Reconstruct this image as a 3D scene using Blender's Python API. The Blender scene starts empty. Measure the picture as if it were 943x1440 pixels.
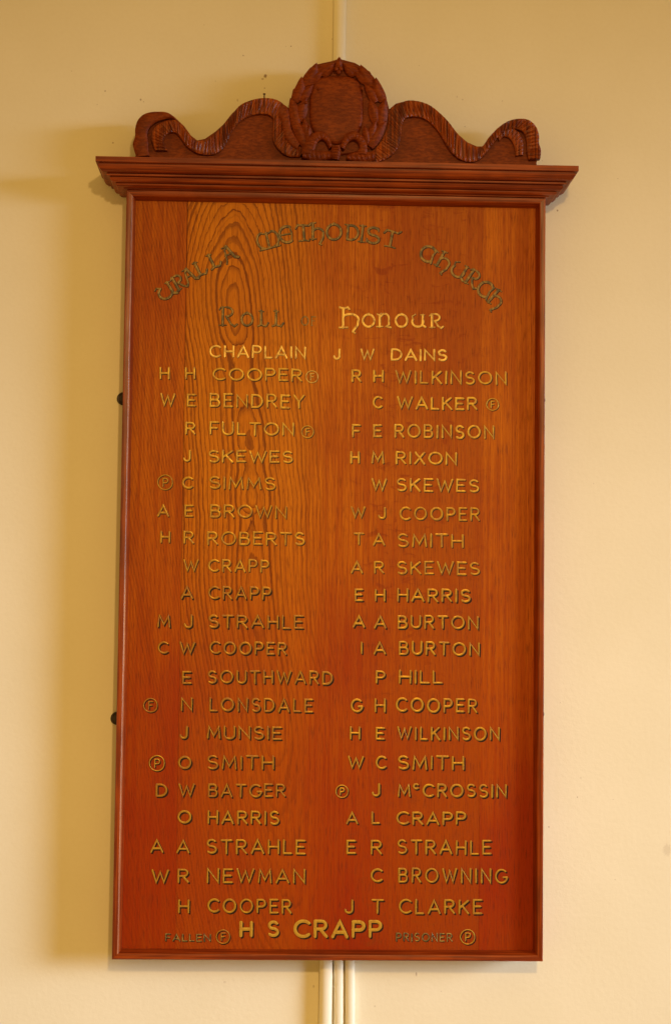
import bpy, bmesh, math, random
from math import pi, sin, cos, sqrt, atan2, radians
from mathutils import Vector, Euler, Matrix
random.seed(7)
scene = bpy.context.scene
COL = scene.collection

# ------------------------------------------------------------------ camera
FPX = 2400.0                                    # focal length in photo pixels (photo 943 x 1440)
CAM_LOC = Vector((-0.07798, -2.46607, -0.06774))
CAM_ROT = Euler((pi/2 + 0.06303, -0.01124, -0.03429), 'XYZ')
cd = bpy.data.cameras.new('camera'); cam = bpy.data.objects.new('camera', cd); COL.objects.link(cam)
cam.location = CAM_LOC; cam.rotation_euler = CAM_ROT
cd.sensor_fit = 'VERTICAL'; cd.sensor_height = 36.0; cd.sensor_width = 24.0
cd.lens = FPX/1440.0*36.0
cd.clip_start = 0.05; cd.clip_end = 100
scene.camera = cam

# ------------------------------------------------------------------ room light: dim warm tungsten bounce
world = bpy.data.worlds.new('World'); scene.world = world; world.use_nodes = True
bg = world.node_tree.nodes['Background']
bg.inputs['Color'].default_value = (1.0, 0.575, 0.135, 1); bg.inputs['Strength'].default_value = 0.56

# warm bounce made a little stronger from the left, added to lift shade beside the board
_n, _l = world.node_tree.nodes, world.node_tree.links
_tc = _n.new('ShaderNodeTexCoord'); _sx = _n.new('ShaderNodeSeparateXYZ'); _mr = _n.new('ShaderNodeMapRange')
_l.new(_tc.outputs['Generated'], _sx.inputs[0]); _l.new(_sx.outputs[0], _mr.inputs['Value'])
_mr.inputs['From Min'].default_value = -1; _mr.inputs['From Max'].default_value = 1
_mr.inputs['To Min'].default_value = 0.48*1.45; _mr.inputs['To Max'].default_value = 0.48*0.55
_l.new(_mr.outputs[0], bg.inputs['Strength'])

def area(name, loc, aim, sx, sy, power, color, spread=180):
    l = bpy.data.lights.new(name, 'AREA'); l.shape = 'RECTANGLE'; l.size = sx; l.size_y = sy
    l.energy = power; l.color = color; l.spread = radians(spread)
    o = bpy.data.objects.new(name, l); COL.objects.link(o); o.location = loc
    o.rotation_euler = (Vector(aim)-Vector(loc)).to_track_quat('-Z', 'Y').to_euler()
    return o
# daylight from a window on the right
area('window_light', (4.45, -1.92, 0.26), (0.16, 0, -0.56), 2.3, 1.75, 17.6, (0.81, 0.90, 1.0), 28.5)
# small tungsten lamp above and in front
area('ceiling_lamp', (0.30, -3.15, 1.02), (0.10, 0, -0.30), 0.10, 0.10, 4.0, (1.0, 0.62, 0.20), 58)

vs = scene.view_settings
vs.view_transform = 'Standard'; vs.look = 'None'; vs.exposure = 0; vs.gamma = 1; vs.use_curve_mapping = False

# ------------------------------------------------------------------ measuring helper: photo pixel -> point on the plane y = Y
RM = CAM_ROT.to_matrix()
def W(px, py, Y):
    d = RM @ Vector(((px-471.5)/FPX, (720-py)/FPX, -1.0))
    t = (Y-CAM_LOC.y)/d.y
    p = CAM_LOC + d*t
    return (p.x, p.z)

# ------------------------------------------------------------------ node helpers
class NT:
    def __init__(s, mat):
        s.t = mat.node_tree; s.n = s.t.nodes; s.l = s.t.links
    def put(s, sock, v):
        if isinstance(v, (int, float)): sock.default_value = v
        elif isinstance(v, tuple): sock.default_value = v if len(v) != 3 or sock.type == 'VECTOR' else (*v, 1)
        else: s.l.new(v, sock)
    def m(s, op, a, b=0.0, c=None, clamp=False):
        n = s.n.new('ShaderNodeMath'); n.operation = op; n.use_clamp = clamp
        s.put(n.inputs[0], a); s.put(n.inputs[1], b)
        if c is not None: s.put(n.inputs[2], c)
        return n.outputs[0]
    def step(s, x, a, b, lo=0.0, hi=1.0):
        n = s.n.new('ShaderNodeMapRange'); n.interpolation_type = 'SMOOTHSTEP'
        s.put(n.inputs['Value'], x); s.put(n.inputs['From Min'], a); s.put(n.inputs['From Max'], b)
        s.put(n.inputs['To Min'], lo); s.put(n.inputs['To Max'], hi)
        return n.outputs[0]
    def noise(s, vec, scale=1.0, detail=2.0, rough=0.5, dist=0.0):
        n = s.n.new('ShaderNodeTexNoise'); s.l.new(vec, n.inputs['Vector'])
        n.inputs['Scale'].default_value = scale; n.inputs['Detail'].default_value = detail
        n.inputs['Roughness'].default_value = rough; n.inputs['Distortion'].default_value = dist
        return n.outputs['Fac']
    def vec(s, x, y, z):
        n = s.n.new('ShaderNodeCombineXYZ'); s.put(n.inputs[0], x); s.put(n.inputs[1], y); s.put(n.inputs[2], z)
        return n.outputs[0]
    def scaled(s, v, sc, off=(0, 0, 0), rot=(0, 0, 0)):
        n = s.n.new('ShaderNodeMapping'); s.l.new(v, n.inputs['Vector'])
        n.inputs['Scale'].default_value = sc; n.inputs['Location'].default_value = off; n.inputs['Rotation'].default_value = rot
        return n.outputs[0]
    def mix(s, f, a, b, mode='MIX'):
        n = s.n.new('ShaderNodeMix'); n.data_type = 'RGBA'; n.blend_type = mode
        s.put(n.inputs['Factor'], f); s.put(n.inputs[6], a); s.put(n.inputs[7], b)
        return n.outputs[2]
    def curve(s, x, pts):
        n = s.n.new('ShaderNodeFloatCurve'); c = n.mapping.curves[0]
        n.mapping.use_clip = False
        while len(c.points) > 2: c.points.remove(c.points[1])
        c.points[0].location = pts[0]; c.points[1].location = pts[-1]
        for p in pts[1:-1]: c.points.new(*p)
        n.mapping.update(); s.put(n.inputs['Value'], x)
        return n.outputs[0]
    def bump(s, h, strength, dist):
        n = s.n.new('ShaderNodeBump'); n.inputs['Strength'].default_value = strength; n.inputs['Distance'].default_value = dist
        s.l.new(h, n.inputs['Height']); return n.outputs[0]

def material(name, rough=0.5, spec=0.5, metal=0.0):
    mt = bpy.data.materials.new(name); mt.use_nodes = True
    nt = NT(mt); b = nt.n['Principled BSDF']
    b.inputs['Roughness'].default_value = rough; b.inputs['Specular IOR Level'].default_value = spec
    b.inputs['Metallic'].default_value = metal
    tc = nt.n.new('ShaderNodeTexCoord')
    sp = nt.n.new('ShaderNodeSeparateXYZ'); nt.l.new(tc.outputs['Object'], sp.inputs[0])
    return mt, nt, b, tc.outputs['Object'], sp.outputs

# ------------------------------------------------------------------ materials
HB = 1.08341                                   # height of the framed board
YF, YP = -0.055, -0.039                        # front of frame, face of panel

def wood_panel(name, kind):
    mt, nt, b, P, X = material(name, 0.42, 0.13)
    x, z = X[0], X[2]
    big = nt.noise(nt.scaled(P, (3.0, 1, 1.6)), 1.0, 2, 0.5)
    wob = nt.noise(nt.scaled(P, (26, 1, 10)), 1.0, 2, 0.55)
    fine = nt.noise(nt.scaled(P, (120, 1, 34)), 1.0, 2, 0.5)
    if kind == 'cathedral':
        t = nt.m('DIVIDE', nt.m('SUBTRACT', HB/2, z), HB)              # 0 at top, 1 at bottom
        def Y2T(y): return (y-285)/(1338-285)
        pts = [(285, 56), (320, 43), (365, 28), (410, 13), (445, 8), (480, 12), (518, 21), (575, 18), (635, 12), (662, 19), (690, 13), (715, 9),
               (738, 19), (770, 14), (800, 10), (860, 4), (900, 10), (960, 7), (1040, 13), (1080, 20), (1160, 34), (1250, 46), (1338, 55)]
        D = nt.m('MULTIPLY', nt.curve(t, [(Y2T(a), v/100) for a, v in pts]), 0.1)
        D = nt.m('ADD', D, nt.m('MULTIPLY', nt.m('SUBTRACT', wob, 0.5), 0.013))
        axis = nt.curve(t, [(0, .505), (Y2T(400), .50), (Y2T(545), .515), (Y2T(700), .53), (Y2T(850), .54), (Y2T(1000), .57), (Y2T(1250), .60), (1, .62)])
        xc = nt.m('SUBTRACT', nt.m('SUBTRACT', x, nt.m('SUBTRACT', axis, 0.5)), -0.148)
        xc = nt.m('ADD', xc, nt.m('MULTIPLY', nt.m('SUBTRACT', big, 0.5), 0.03))
        r = nt.m('SQRT', nt.m('ADD', nt.m('MULTIPLY', xc, xc), nt.m('MULTIPLY', D, D)))
        s = 0.0080
    elif kind == 'left':
        xc = nt.m('ADD', nt.m('ADD', x, 0.42), nt.m('MULTIPLY', z, 0.24))
        xc = nt.m('ADD', xc, nt.m('MULTIPLY', nt.m('SUBTRACT', big, 0.5), 0.07))
        r = nt.m('SQRT', nt.m('ADD', nt.m('MULTIPLY', xc, xc), 0.0012)); s = 0.0043
    else:
        xc = nt.m('ADD', nt.m('ADD', x, 0.5), nt.m('MULTIPLY', z, 0.012))
        xc = nt.m('ADD', xc, nt.m('MULTIPLY', nt.m('SUBTRACT', big, 0.5), 0.02)); r = xc; s = 0.0036
    jag = nt.noise(nt.scaled(P, (330, 1, 130)), 1.0, 2, 0.6)
    r = nt.m('ADD', r, nt.m('ADD', nt.m('MULTIPLY', nt.m('SUBTRACT', fine, 0.5), 0.0028), nt.m('MULTIPLY', nt.m('SUBTRACT', jag, 0.5), 0.0018)))
    q = nt.m('DIVIDE', r, s)
    if kind == 'cathedral': q = nt.m('MULTIPLY', q, nt.m('ADD', 1.0, nt.m('MULTIPLY', r, 2.6)))   # rings crowd together outwards
    rn = nt.n.new('ShaderNodeTexNoise'); rn.noise_dimensions = '1D'; nt.put(rn.inputs['W'], nt.m('MULTIPLY', q, 0.45)); rn.inputs['Detail'].default_value = 2
    q = nt.m('ADD', q, nt.m('MULTIPLY', rn.outputs['Fac'], 0.7))      # wet and dry years: uneven ring widths
    f = nt.m('FRACT', q)
    line = nt.m('MULTIPLY', nt.step(f, 0.50, 0.88), nt.step(f, 1.0, 0.90))
    # every ring has its own strength
    wn = nt.n.new('ShaderNodeTexWhiteNoise'); wn.noise_dimensions = '1D'
    nt.l.new(nt.m('FLOOR', q), wn.inputs['W'])
    line = nt.m('MULTIPLY', line, nt.step(z, 0.10, -0.34, 1.0, 0.40))     # plainer grain lower down
    line = nt.m('MULTIPLY', line, nt.m('ADD', 0.66, nt.m('MULTIPLY', wn.outputs['Value'], 0.34)))
    if kind == 'cathedral':                    # growth rings fade into ray flecked grain to the right
        fade = nt.step(x, -0.10, 0.04, 1.0, 0.20)
        line = nt.m('MULTIPLY', line, fade)
    elif kind == 'right':
        line = nt.m('MULTIPLY', line, 0.25)
    else:
        line = nt.m('MULTIPLY', line, 0.55)
    pores = nt.step(nt.noise(nt.scaled(P, (900, 1, 42)), 1.0, 3, 0.6), 0.50, 0.70)
    streak = nt.noise(nt.scaled(P, (260, 1, 5)), 1.0, 3, 0.6)
    patch = nt.noise(nt.scaled(P, (7, 1, 4), (3, 0, 1)), 1.0, 3, 0.5)
    flame = nt.noise(nt.scaled(P, (38, 1, 80), (0, 0, 3), (0, 0.5, 0)), 1.0, 3, 0.6, 0.8)
    cols = {'cathedral': ((0.52, 0.142, 0.002), (0.37, 0.078, 0.001)), 'left': ((0.46, 0.110, 0.002), (0.335, 0.064, 0.001)),
            'right': ((0.53, 0.142, 0.002), (0.385, 0.083, 0.001))}[kind]
    c = nt.mix(nt.step(streak, 0.34, 0.64), cols[0], cols[1])
    c = nt.mix(nt.step(patch, 0.42, 0.75, 0, 0.55), c, (0.29, 0.038, 0.002))
    red = nt.m('MULTIPLY', nt.step(z, 0.28, -0.50), nt.m('ADD', 0.58, nt.m('MULTIPLY', patch, 0.6)))
    c = nt.mix(red, c, (0.265, 0.017, 0.0005))                            # redder towards the foot, where the upper sheen fades, painted into the colour
    if kind != 'left':
        fm = nt.m('MULTIPLY', nt.step(flame, 0.56, 0.68), nt.m('MULTIPLY', nt.step(x, -0.02, 0.09), nt.step(x, 0.24, 0.17)))
        c = nt.mix(nt.m('MULTIPLY', fm, 0.8), c, (0.25, 0.034, 0.002))
    if kind == 'cathedral':
        tone = nt.step(nt.m('ADD', x, nt.m('MULTIPLY', nt.m('SUBTRACT', big, 0.5), 0.12)), 0.02, 0.15)
        c = nt.mix(nt.m('MULTIPLY', tone, 0.55), c, (0.30, 0.052, 0.001))      # browner sapless edge of the middle plank
        warm = nt.m('MULTIPLY', nt.step(x, 0.00, -0.06), nt.step(x, -0.235, -0.19))
        c = nt.mix(nt.m('MULTIPLY', warm, nt.step(z, -0.2, 0.3, 0.10, 0.50)), c, (0.58, 0.195, 0.005))
    c = nt.mix(nt.m('MULTIPLY', line, 0.82), c, (0.095, 0.012, 0.002))
    c = nt.mix(nt.m('MULTIPLY', pores, 0.60), c, (0.10, 0.014, 0.003))
    nt.l.new(c, b.inputs['Base Color'])
    h = nt.m('SUBTRACT', nt.m('MULTIPLY', nt.noise(nt.scaled(P, (160, 1, 30)), 1, 3), 0.5), nt.m('ADD', pores, line))
    nt.l.new(nt.bump(h, 0.25, 0.0006), b.inputs['Normal'])
    nt.put(b.inputs['Roughness'], nt.m('ADD', 0.36, nt.m('MULTIPLY', patch, 0.16)))
    return mt

def wood_trim(name, axis, light, dark, rough=0.4, spec=0.35, blotch=1.0):
    mt, nt, b, P, X = material(name, rough, spec)
    sc = {'x': (7, 330, 330), 'z': (330, 330, 7), 'v': (330, 330, 14), 'c': (110, 260, 330)}[axis]
    g = nt.noise(nt.scaled(P, sc), 1.0, 3, 0.6, 0.2)
    g2 = nt.noise(nt.scaled(P, tuple(v*2.8 for v in sc)), 1.0, 2, 0.6)
    p = nt.noise(P, 16.0, 3, 0.55)
    c = nt.mix(nt.step(g, 0.38, 0.62), dark, light)
    c = nt.mix(nt.step(p, 0.40, 0.75, 0, 0.5*blotch), c, tuple(v*0.55 for v in dark))
    c = nt.mix(nt.step(g2, 0.56, 0.72, 0, 0.45), c, tuple(v*0.30 for v in dark))
    nt.l.new(c, b.inputs['Base Color'])
    nt.l.new(nt.bump(nt.m('ADD', g, nt.m('MULTIPLY', g2, 0.6)), 0.25, 0.0006), b.inputs['Normal'])
    nt.put(b.inputs['Roughness'], nt.m('ADD', rough-0.06, nt.m('MULTIPLY', p, 0.14)))
    return mt

def gilt(name, gold, under, wear, rough=0.42, metal=0.55):
    mt, nt, b, P, X = material(name, rough, 0.5, metal)
    n1 = nt.noise(nt.scaled(P, (260, 260, 160)), 1.0, 3, 0.65)
    n2 = nt.noise(P, 22.0, 2, 0.5)
    w = nt.step(nt.m('ADD', nt.m('MULTIPLY', n1, 0.86), nt.m('MULTIPLY', n2, 0.14)), wear-0.10, wear+0.12)
    nt.l.new(nt.mix(w, under, gold), b.inputs['Base Color'])
    nt.put(b.inputs['Metallic'], nt.m('MULTIPLY', w, metal))
    nt.l.new(nt.bump(n1, 0.4, 0.0005), b.inputs['Normal'])
    return mt

def plain(name, col, rough=0.5, spec=0.5, metal=0.0, vary=0.25, scale=40):
    mt, nt, b, P, X = material(name, rough, spec, metal)
    n = nt.noise(P, scale, 3, 0.6)
    nt.l.new(nt.mix(nt.step(n, 0.3, 0.7), tuple(v*(1-vary) for v in col), col), b.inputs['Base Color'])
    nt.l.new(nt.bump(n, 0.2, 0.0008), b.inputs['Normal'])
    return mt

# wall paint with its fly specks, chips and scuffs (photo pixel, radius in mm, aspect, depth of tone)
SPECKS = [(373, 107, 2.6, 1.3, .75), (369, 111, 2.2, .8, .45), (372, 124, 1.2, 1, .6), (198, 140, 1.4, 1.4, .6), (202, 143, .9, 1, .5),
          (148, 128, 1.2, 1, .6), (137, 147, 1.0, 1, .3), (159, 201, 1.4, 1, .55), (342, 78, 1.2, 1, .5), (303, 114, .9, 1, .35),
          (334, 141, 1.3, 2, .35), (409, 65, 1.3, .7, .75), (402, 65, .8, .6, .5), (783, 296, 1.4, 1.2, .7), (868, 251, 1.1, .6, .4), (762, 226, .8, 1.5, .25),
          (650, 140, 1.2, 1.2, .3), (642, 136, .9, 2.0, .3), (706, 142, .8, 1, .4), (589, 92, .8, 1, .3), (653, 178, 1.3, .7, .35),
          (771, 1163, 1.2, 1, .5), (811, 1121, 1.0, 1, .5), (861, 1124, .8, 1, .4), (864, 1237, .8, 1, .35), (816, 1094, .9, 2, .25), (787, 988, .8, 1, .3),
          (585, 1370, 1.1, 3.0, .5), (527, 1415, 1.5, .8, .25), (316, 1381, 2.5, .8, .18), (620, 1394, .8, 1, .3), (937, 1195, 7.0, 1.4, .16), (101, 100, .9, 1, .3),
          (287, 35, .9, 1, .3), (479, 61, 1.3, .8, .6), (467, 55, 1.0, 1, .4), (441, 1387, 1.5, 1.8, .35), (834, 680, .9, 1, .3)]
mt_wall, nt, b, P, X = material('wall_paint', 0.55, 0.25)
soft = nt.noise(P, 5.0, 3, 0.55); roller = nt.noise(P, 150.0, 3, 0.6)
c = nt.mix(nt.step(soft, 0.3, 0.7), (0.80, 0.735, 0.575), (0.83, 0.765, 0.61))
c = nt.mix(nt.step(roller, 0.35, 0.75, 0, 0.10), c, (0.70, 0.62, 0.46))
fine_specks = nt.n.new('ShaderNodeTexVoronoi'); fine_specks.inputs['Scale'].default_value = 17.0; nt.l.new(P, fine_specks.inputs['Vector'])
sepc = nt.n.new('ShaderNodeSeparateColor'); nt.l.new(fine_specks.outputs['Color'], sepc.inputs[0])
tiny = nt.m('MULTIPLY', nt.step(fine_specks.outputs['Distance'], 0.020, 0.010), nt.step(sepc.outputs[0], 0.86, 0.90))
c = nt.mix(nt.m('MULTIPLY', tiny, 0.35), c, (0.30, 0.17, 0.07))
edge = nt.noise(P, 420.0, 2, 0.6)
tot = None
for px, py, rad, asp, tone in SPECKS:
    wx, wz = W(px, py, 0.0); rad *= 0.001
    dx = nt.m('DIVIDE', nt.m('SUBTRACT', X[0], wx), rad); dz = nt.m('DIVIDE', nt.m('SUBTRACT', X[2], wz), rad*asp)
    d = nt.m('SQRT', nt.m('ADD', nt.m('MULTIPLY', dx, dx), nt.m('MULTIPLY', dz, dz)))
    d = nt.m('ADD', d, nt.m('MULTIPLY', nt.m('SUBTRACT', edge, 0.5), 1.2))
    s = nt.step(d, 1.15, 0.45, 0, tone)
    tot = s if tot is None else nt.m('MAXIMUM', tot, s)
c = nt.mix(tot, c, (0.16, 0.06, 0.02))
nt.l.new(c, b.inputs['Base Color'])
nt.l.new(nt.bump(nt.m('ADD', roller, nt.m('MULTIPLY', soft, 3.0)), 0.18, 0.0014), b.inputs['Normal'])

M_left, M_mid, M_right = wood_panel('oak_left', 'left'), wood_panel('oak_cathedral', 'cathedral'), wood_panel('oak_right', 'right')
LT, DK = (0.30, 0.046, 0.003), (0.15, 0.016, 0.001)
M_stile = wood_trim('oak_stile', 'z', LT, DK, 0.34, 0.35)
M_rail = wood_trim('oak_rail', 'x', LT, DK, 0.36, 0.3)
M_arris = wood_trim('lit_arris', 'z', (0.42, 0.16, 0.055), (0.22, 0.05, 0.012), 0.4, 0.4)  # paler oak for the left stile's inner bevel: its lit edge put into the colour
M_cornice = wood_trim('oak_cornice', 'x', (0.31, 0.050, 0.003), (0.145, 0.017, 0.002), 0.42, 0.3)
M_ped = wood_trim('oak_carving', 'c', (0.235, 0.040, 0.003), (0.15, 0.022, 0.002), 0.48, 0.16)
M_rib = wood_trim('oak_ribbon', 'v', (0.34, 0.064, 0.004), (0.10, 0.014, 0.002), 0.40, 0.28)
M_gold = gilt('gold_paint', (0.47, 0.25, 0.016), (0.33, 0.135, 0.006), 0.46)
M_bright = gilt('bright_gold', (0.70, 0.45, 0.10), (0.42, 0.20, 0.028), 0.44, 0.38, 0.6)  # lamp glint on the upper rows, put into the gold's colour
M_pale = gilt('worn_gold', (0.39, 0.185, 0.009), (0.28, 0.095, 0.004), 0.48)
M_dull = gilt('tarnished_gold', (0.32, 0.18, 0.028), (0.085, 0.053, 0.013), 0.50, 0.45, 0.2)
M_shade = plain('black_shading', (0.018, 0.007, 0.003), 0.5, 0.2)
M_shade_thin = plain('thin_brown_shading', (0.060, 0.022, 0.006), 0.5, 0.2)
M_metal = plain('dark_bronze', (0.05, 0.035, 0.03), 0.4, 0.5, 0.6)
M_pipe = plain('cream_gloss', (0.85, 0.79, 0.64), 0.32, 0.5, 0.0, 0.05, 14)
M_nail = plain('rusty_iron', (0.10, 0.04, 0.02), 0.6, 0.4, 0.4)

# ------------------------------------------------------------------ mesh helpers
def link(name, bm, mats, parent=None, smooth=False):
    me = bpy.data.meshes.new(name); bm.normal_update(); bm.to_mesh(me); bm.free()
    for m_ in (mats if isinstance(mats, list) else [mats]): me.materials.append(m_)
    if smooth:
        me.polygons.foreach_set('use_smooth', [True]*len(me.polygons)); me.set_sharp_from_angle(angle=radians(38))
    o = bpy.data.objects.new(name, me); COL.objects.link(o)
    if parent is not None: o.parent = parent
    return o
def box(bm, a, b_, mat=0):
    (x0, y0, z0), (x1, y1, z1) = a, b_
    v = [bm.verts.new(p) for p in ((x0,y0,z0),(x1,y0,z0),(x1,y1,z0),(x0,y1,z0),(x0,y0,z1),(x1,y0,z1),(x1,y1,z1),(x0,y1,z1))]
    for f in ((0,3,2,1),(4,5,6,7),(0,1,5,4),(1,2,6,5),(2,3,7,6),(3,0,4,7)):
        bm.faces.new([v[i] for i in f]).material_index = mat
def loft(bm, rings, close_ring=False, caps=True):
    R = [[bm.verts.new(p) for p in r] for r in rings]
    for a, b_ in zip(R, R[1:]):
        n = len(a)
        for i in range(n if close_ring else n-1):
            j = (i+1) % n
            bm.faces.new((a[i], a[j], b_[j], b_[i]))
    if caps:
        bm.faces.new(R[0][::-1]); bm.faces.new(R[-1])
    return R
def fix(bm): bmesh.ops.recalc_face_normals(bm, faces=bm.faces[:])

# ------------------------------------------------------------------ the wall
bm = bmesh.new()
v = [bm.verts.new(p) for p in ((-5, 0, -4), (5, 0, -4), (5, 0, 4), (-5, 0, 4))]; bm.faces.new(v)
wall = link('wall', bm, mt_wall); wall['kind'] = 'structure'

def pipe(name, px_a, py_a, px_b, py_b, width, proud, label):
    (xa, za), (xb, zb) = W(px_a, py_a, -proud*0.6), W(px_b, py_b, -proud*0.6)
    bm = bmesh.new(); rings = []
    n = 14
    K = 40
    for k in range(K+1):
        t = k/K; xx = xa+(xb-xa)*t; zz = za+(zb-za)*t; rr = []
        wob = 0.0
        for i in range(n+1):
            a = pi*i/n
            # half round on short straight sides
            rr.append((xx+wob+cos(a)*width/2, -0.0005-(proud-width*0.35)*(1 if 0 < i < n else 0)-sin(a)*width*0.35, zz))
        rings.append(rr)
    loft(bm, rings); fix(bm)
    o = link(name, bm, M_pipe, None, True)
    # move the origin to the foot of the pipe
    o.data.transform(Matrix.Translation((-xb, 0, -zb))); o.location = (xb, 0, zb)
    o['label'] = label; o['category'] = 'pipe'; o['group'] = 'cream pipes on the wall behind the board'
    return o
XA, XB = W(477.6, 40, -.01), W(456.5, 1400, -.01)
pipe('wall_pipe', 478.6, -40, 456.6, 1480, 0.0185, 0.0155, 'cream painted half-round pipe that shows both above and below the board')
pipe('wall_pipe', 476.0, 1240, 475.6, 1480, 0.0135, 0.0115, 'slim cream pipe below the board, between the two other pipes')
pipe('wall_pipe', 491.8, 1240, 491.8, 1480, 0.0140, 0.0115, 'cream pipe below the board, the right-hand one next to bare wall')

# ------------------------------------------------------------------ the honour board
board = bpy.data.objects.new('honour_board', None); COL.objects.link(board)
board['label'] = 'carved oak roll of honour board with gilt names hung on the cream wall'
board['category'] = 'honour board'

# panel: three planks
hw, hh, fw, bev = 0.300, HB/2, 0.0080, 0.0042
seam1 = W(262, 400, YP)[0]; seam2 = W(676, 700, YP)[0]
bm = bmesh.new()
inx, inz = hw-fw-bev+0.003, hh-fw-bev+0.003
g = 0.00035
for i, (a, b_) in enumerate(((-inx, seam1-g), (seam1+g, seam2-g*0.3), (seam2+g*0.3, inx))):
    nv = len(bm.verts); box(bm, (a, YP, -inz), (b_, -0.020, inz), i); bm.verts.ensure_lookup_table()
    for v in bm.verts[nv:]:                     # the joint has opened at the top and is tight at the foot
        if v.co.z < 0 and abs(v.co.x) < inx-0.01: v.co.x += (0.00030 if v.co.x < (a+b_)/2 else -0.00030)*-1*(1 if i else 1)*(g/0.00035)*0.95
fix(bm); link('panel', bm, [M_left, M_mid, M_right], board)
bm = bmesh.new(); box(bm, (-inx, -0.0199, -inz), (inx, -0.012, inz)); link('backing', bm, M_cornice, board)

# frame: four mitred members with a bevelled inner edge
PROF = [(0.0, -0.004), (0.0, YF+0.0012), (0.0012, YF), (fw-0.0008, YF), (fw+0.0002, YF+0.0005), (fw+0.0010, YF+0.0018), (fw+0.0016, YF+0.0040),
        (fw+bev*0.65, YF+0.0085), (fw+bev, YP-0.0004), (fw+bev, -0.004)]
def member(name, corners, mat):
    bm = bmesh.new(); rings = []
    (ax, az, adx, adz), (bx_, bz, bdx, bdz) = corners
    for t in (0, 1):
        x, z, dx, dz = corners[t]
        rings.append([(x+dx*p, y, z+dz*p) for p, y in PROF])
    # cut the length so that the edges can wobble a little, as planed wood does
    n = 24; out = []
    for k in range(n+1):
        t = k/n
        w = 0.0002*sin(k*1.7+ax*9)*(0 < k < n)
        out.append([tuple(a+(c_-a)*t + (w if i == 1 else 0) for i, (a, c_) in enumerate(zip(p, q))) for p, q in zip(rings[0], rings[1])])
    loft(bm, out, True); fix(bm); bm.faces.ensure_lookup_table()
    m_ = len(PROF)
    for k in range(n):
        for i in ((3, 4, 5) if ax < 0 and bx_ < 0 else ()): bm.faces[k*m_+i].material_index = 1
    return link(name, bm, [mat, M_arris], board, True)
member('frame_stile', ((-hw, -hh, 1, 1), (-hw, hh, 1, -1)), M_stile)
member('frame_stile', ((hw, -hh, -1, 1), (hw, hh, -1, -1)), M_stile)
member('frame_rail', ((-hw, -hh, 1, 1), (hw, -hh, -1, 1)), M_rail)
member('frame_rail', ((-hw, hh, 1, -1), (hw, hh, -1, -1)), M_rail)

# cornice: moulded section with returned ends
zc = hh + 0.0365
CP = [(0.0405, 0.0), (0.0405, 0.0072), (0.0395, 0.0078), (0.0355, 0.0080), (0.0355, 0.0094), (0.0372, 0.0096), (0.0368, 0.0130), (0.0345, 0.0166), (0.0305, 0.0190),
      (0.0240, 0.0194), (0.0240, 0.0204), (0.0262, 0.0206), (0.0262, 0.0228), (0.0200, 0.0232), (0.0200, 0.0240), (0.0222, 0.0243), (0.0212, 0.0276), (0.0185, 0.0300),
      (0.0125, 0.0304), (0.0125, 0.0312), (0.0145, 0.0314), (0.0142, 0.0330), (0.0120, 0.0348), (0.0040, 0.0352), (0.0040, 0.0366), (0.0, 0.0368)]
bm = bmesh.new()
path = []
for p, h in CP:
    path.append([(-hw-p, -0.003, zc-h), (-hw-p, YF-p, zc-h), (hw+p, YF-p, zc-h), (hw+p, -0.003, zc-h)])
V = [[bm.verts.new(q) for q in r] for r in path]
for a, b_ in zip(V, V[1:]):
    for i in range(3): bm.faces.new((a[i], b_[i], b_[i+1], a[i+1]))
bm.faces.new(V[0]); bm.faces.new(V[-1][::-1])
bm.faces.new([r[0] for r in V]); bm.faces.new([r[3] for r in V][::-1])
bm.faces.new([V[0][0], V[0][3], V[-1][3], V[-1][0]])
fix(bm); cornice = link('cornice', bm, M_cornice, board, True)

# ------------------------------------------------------------------ carved pediment
YB, YFLD, YRIB = -0.030, -0.058, -0.066        # back, sunk field, ribbon face
L1 = lambda x, y: (120+x/2.619, 60+y/2.619)
L2 = lambda x, y: (470+x/2.619, 60+y/2.619)
L3 = lambda x, y: (380+x/4.715, 70+y/4.715)
def PX(pts, f, Y): return [W(*f(*p), Y) for p in pts]
def catmull(P, n, closed=False):
    out = []; N = len(P)
    segs = N if closed else N-1
    for i in range(segs):
        p0 = P[(i-1) % N] if closed or i > 0 else P[0]; p1 = P[i]; p2 = P[(i+1) % N]
        p3 = P[(i+2) % N] if closed or i+2 < N else P[-1]
        for k in range(n):
            t = k/n
            out.append(tuple(0.5*(2*b1 + (c1-a1)*t + (2*a1-5*b1+4*c1-d1)*t*t + (3*b1-a1-3*c1+d1)*t**3) for a1, b1, c1, d1 in zip(p0, p1, p2, p3)))
    if not closed: out.append(P[-1])
    return out
def slab(bm, outline, yb, yf, edge=0.0012):
    # outline traced in the board's plane, given real thickness and a softened front arris
    n = len(outline)
    cx = sum(p[0] for p in outline)/n; cz = sum(p[1] for p in outline)/n
    area2 = sum(outline[i][0]*outline[(i+1) % n][1]-outline[(i+1) % n][0]*outline[i][1] for i in range(n))
    if area2 < 0: outline = outline[::-1]
    ins = []
    for i in range(n):
        a, c_ = outline[i-1], outline[(i+1) % n]
        tx, tz = c_[0]-a[0], c_[1]-a[1]; L = sqrt(tx*tx+tz*tz) or 1
        ins.append((outline[i][0]-tz/L*edge, outline[i][1]+tx/L*edge))
    A = [bm.verts.new((x, yb, z)) for x, z in outline]
    B = [bm.verts.new((x, yf+edge, z)) for x, z in outline]
    C_ = [bm.verts.new((x, yf, z)) for x, z in ins]
    for i in range(n):
        j = (i+1) % n
        bm.faces.new((A[i], A[j], B[j], B[i])); bm.faces.new((B[i], B[j], C_[j], C_[i]))
    bm.faces.new(A[::-1]); bm.faces.new(C_)

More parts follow.
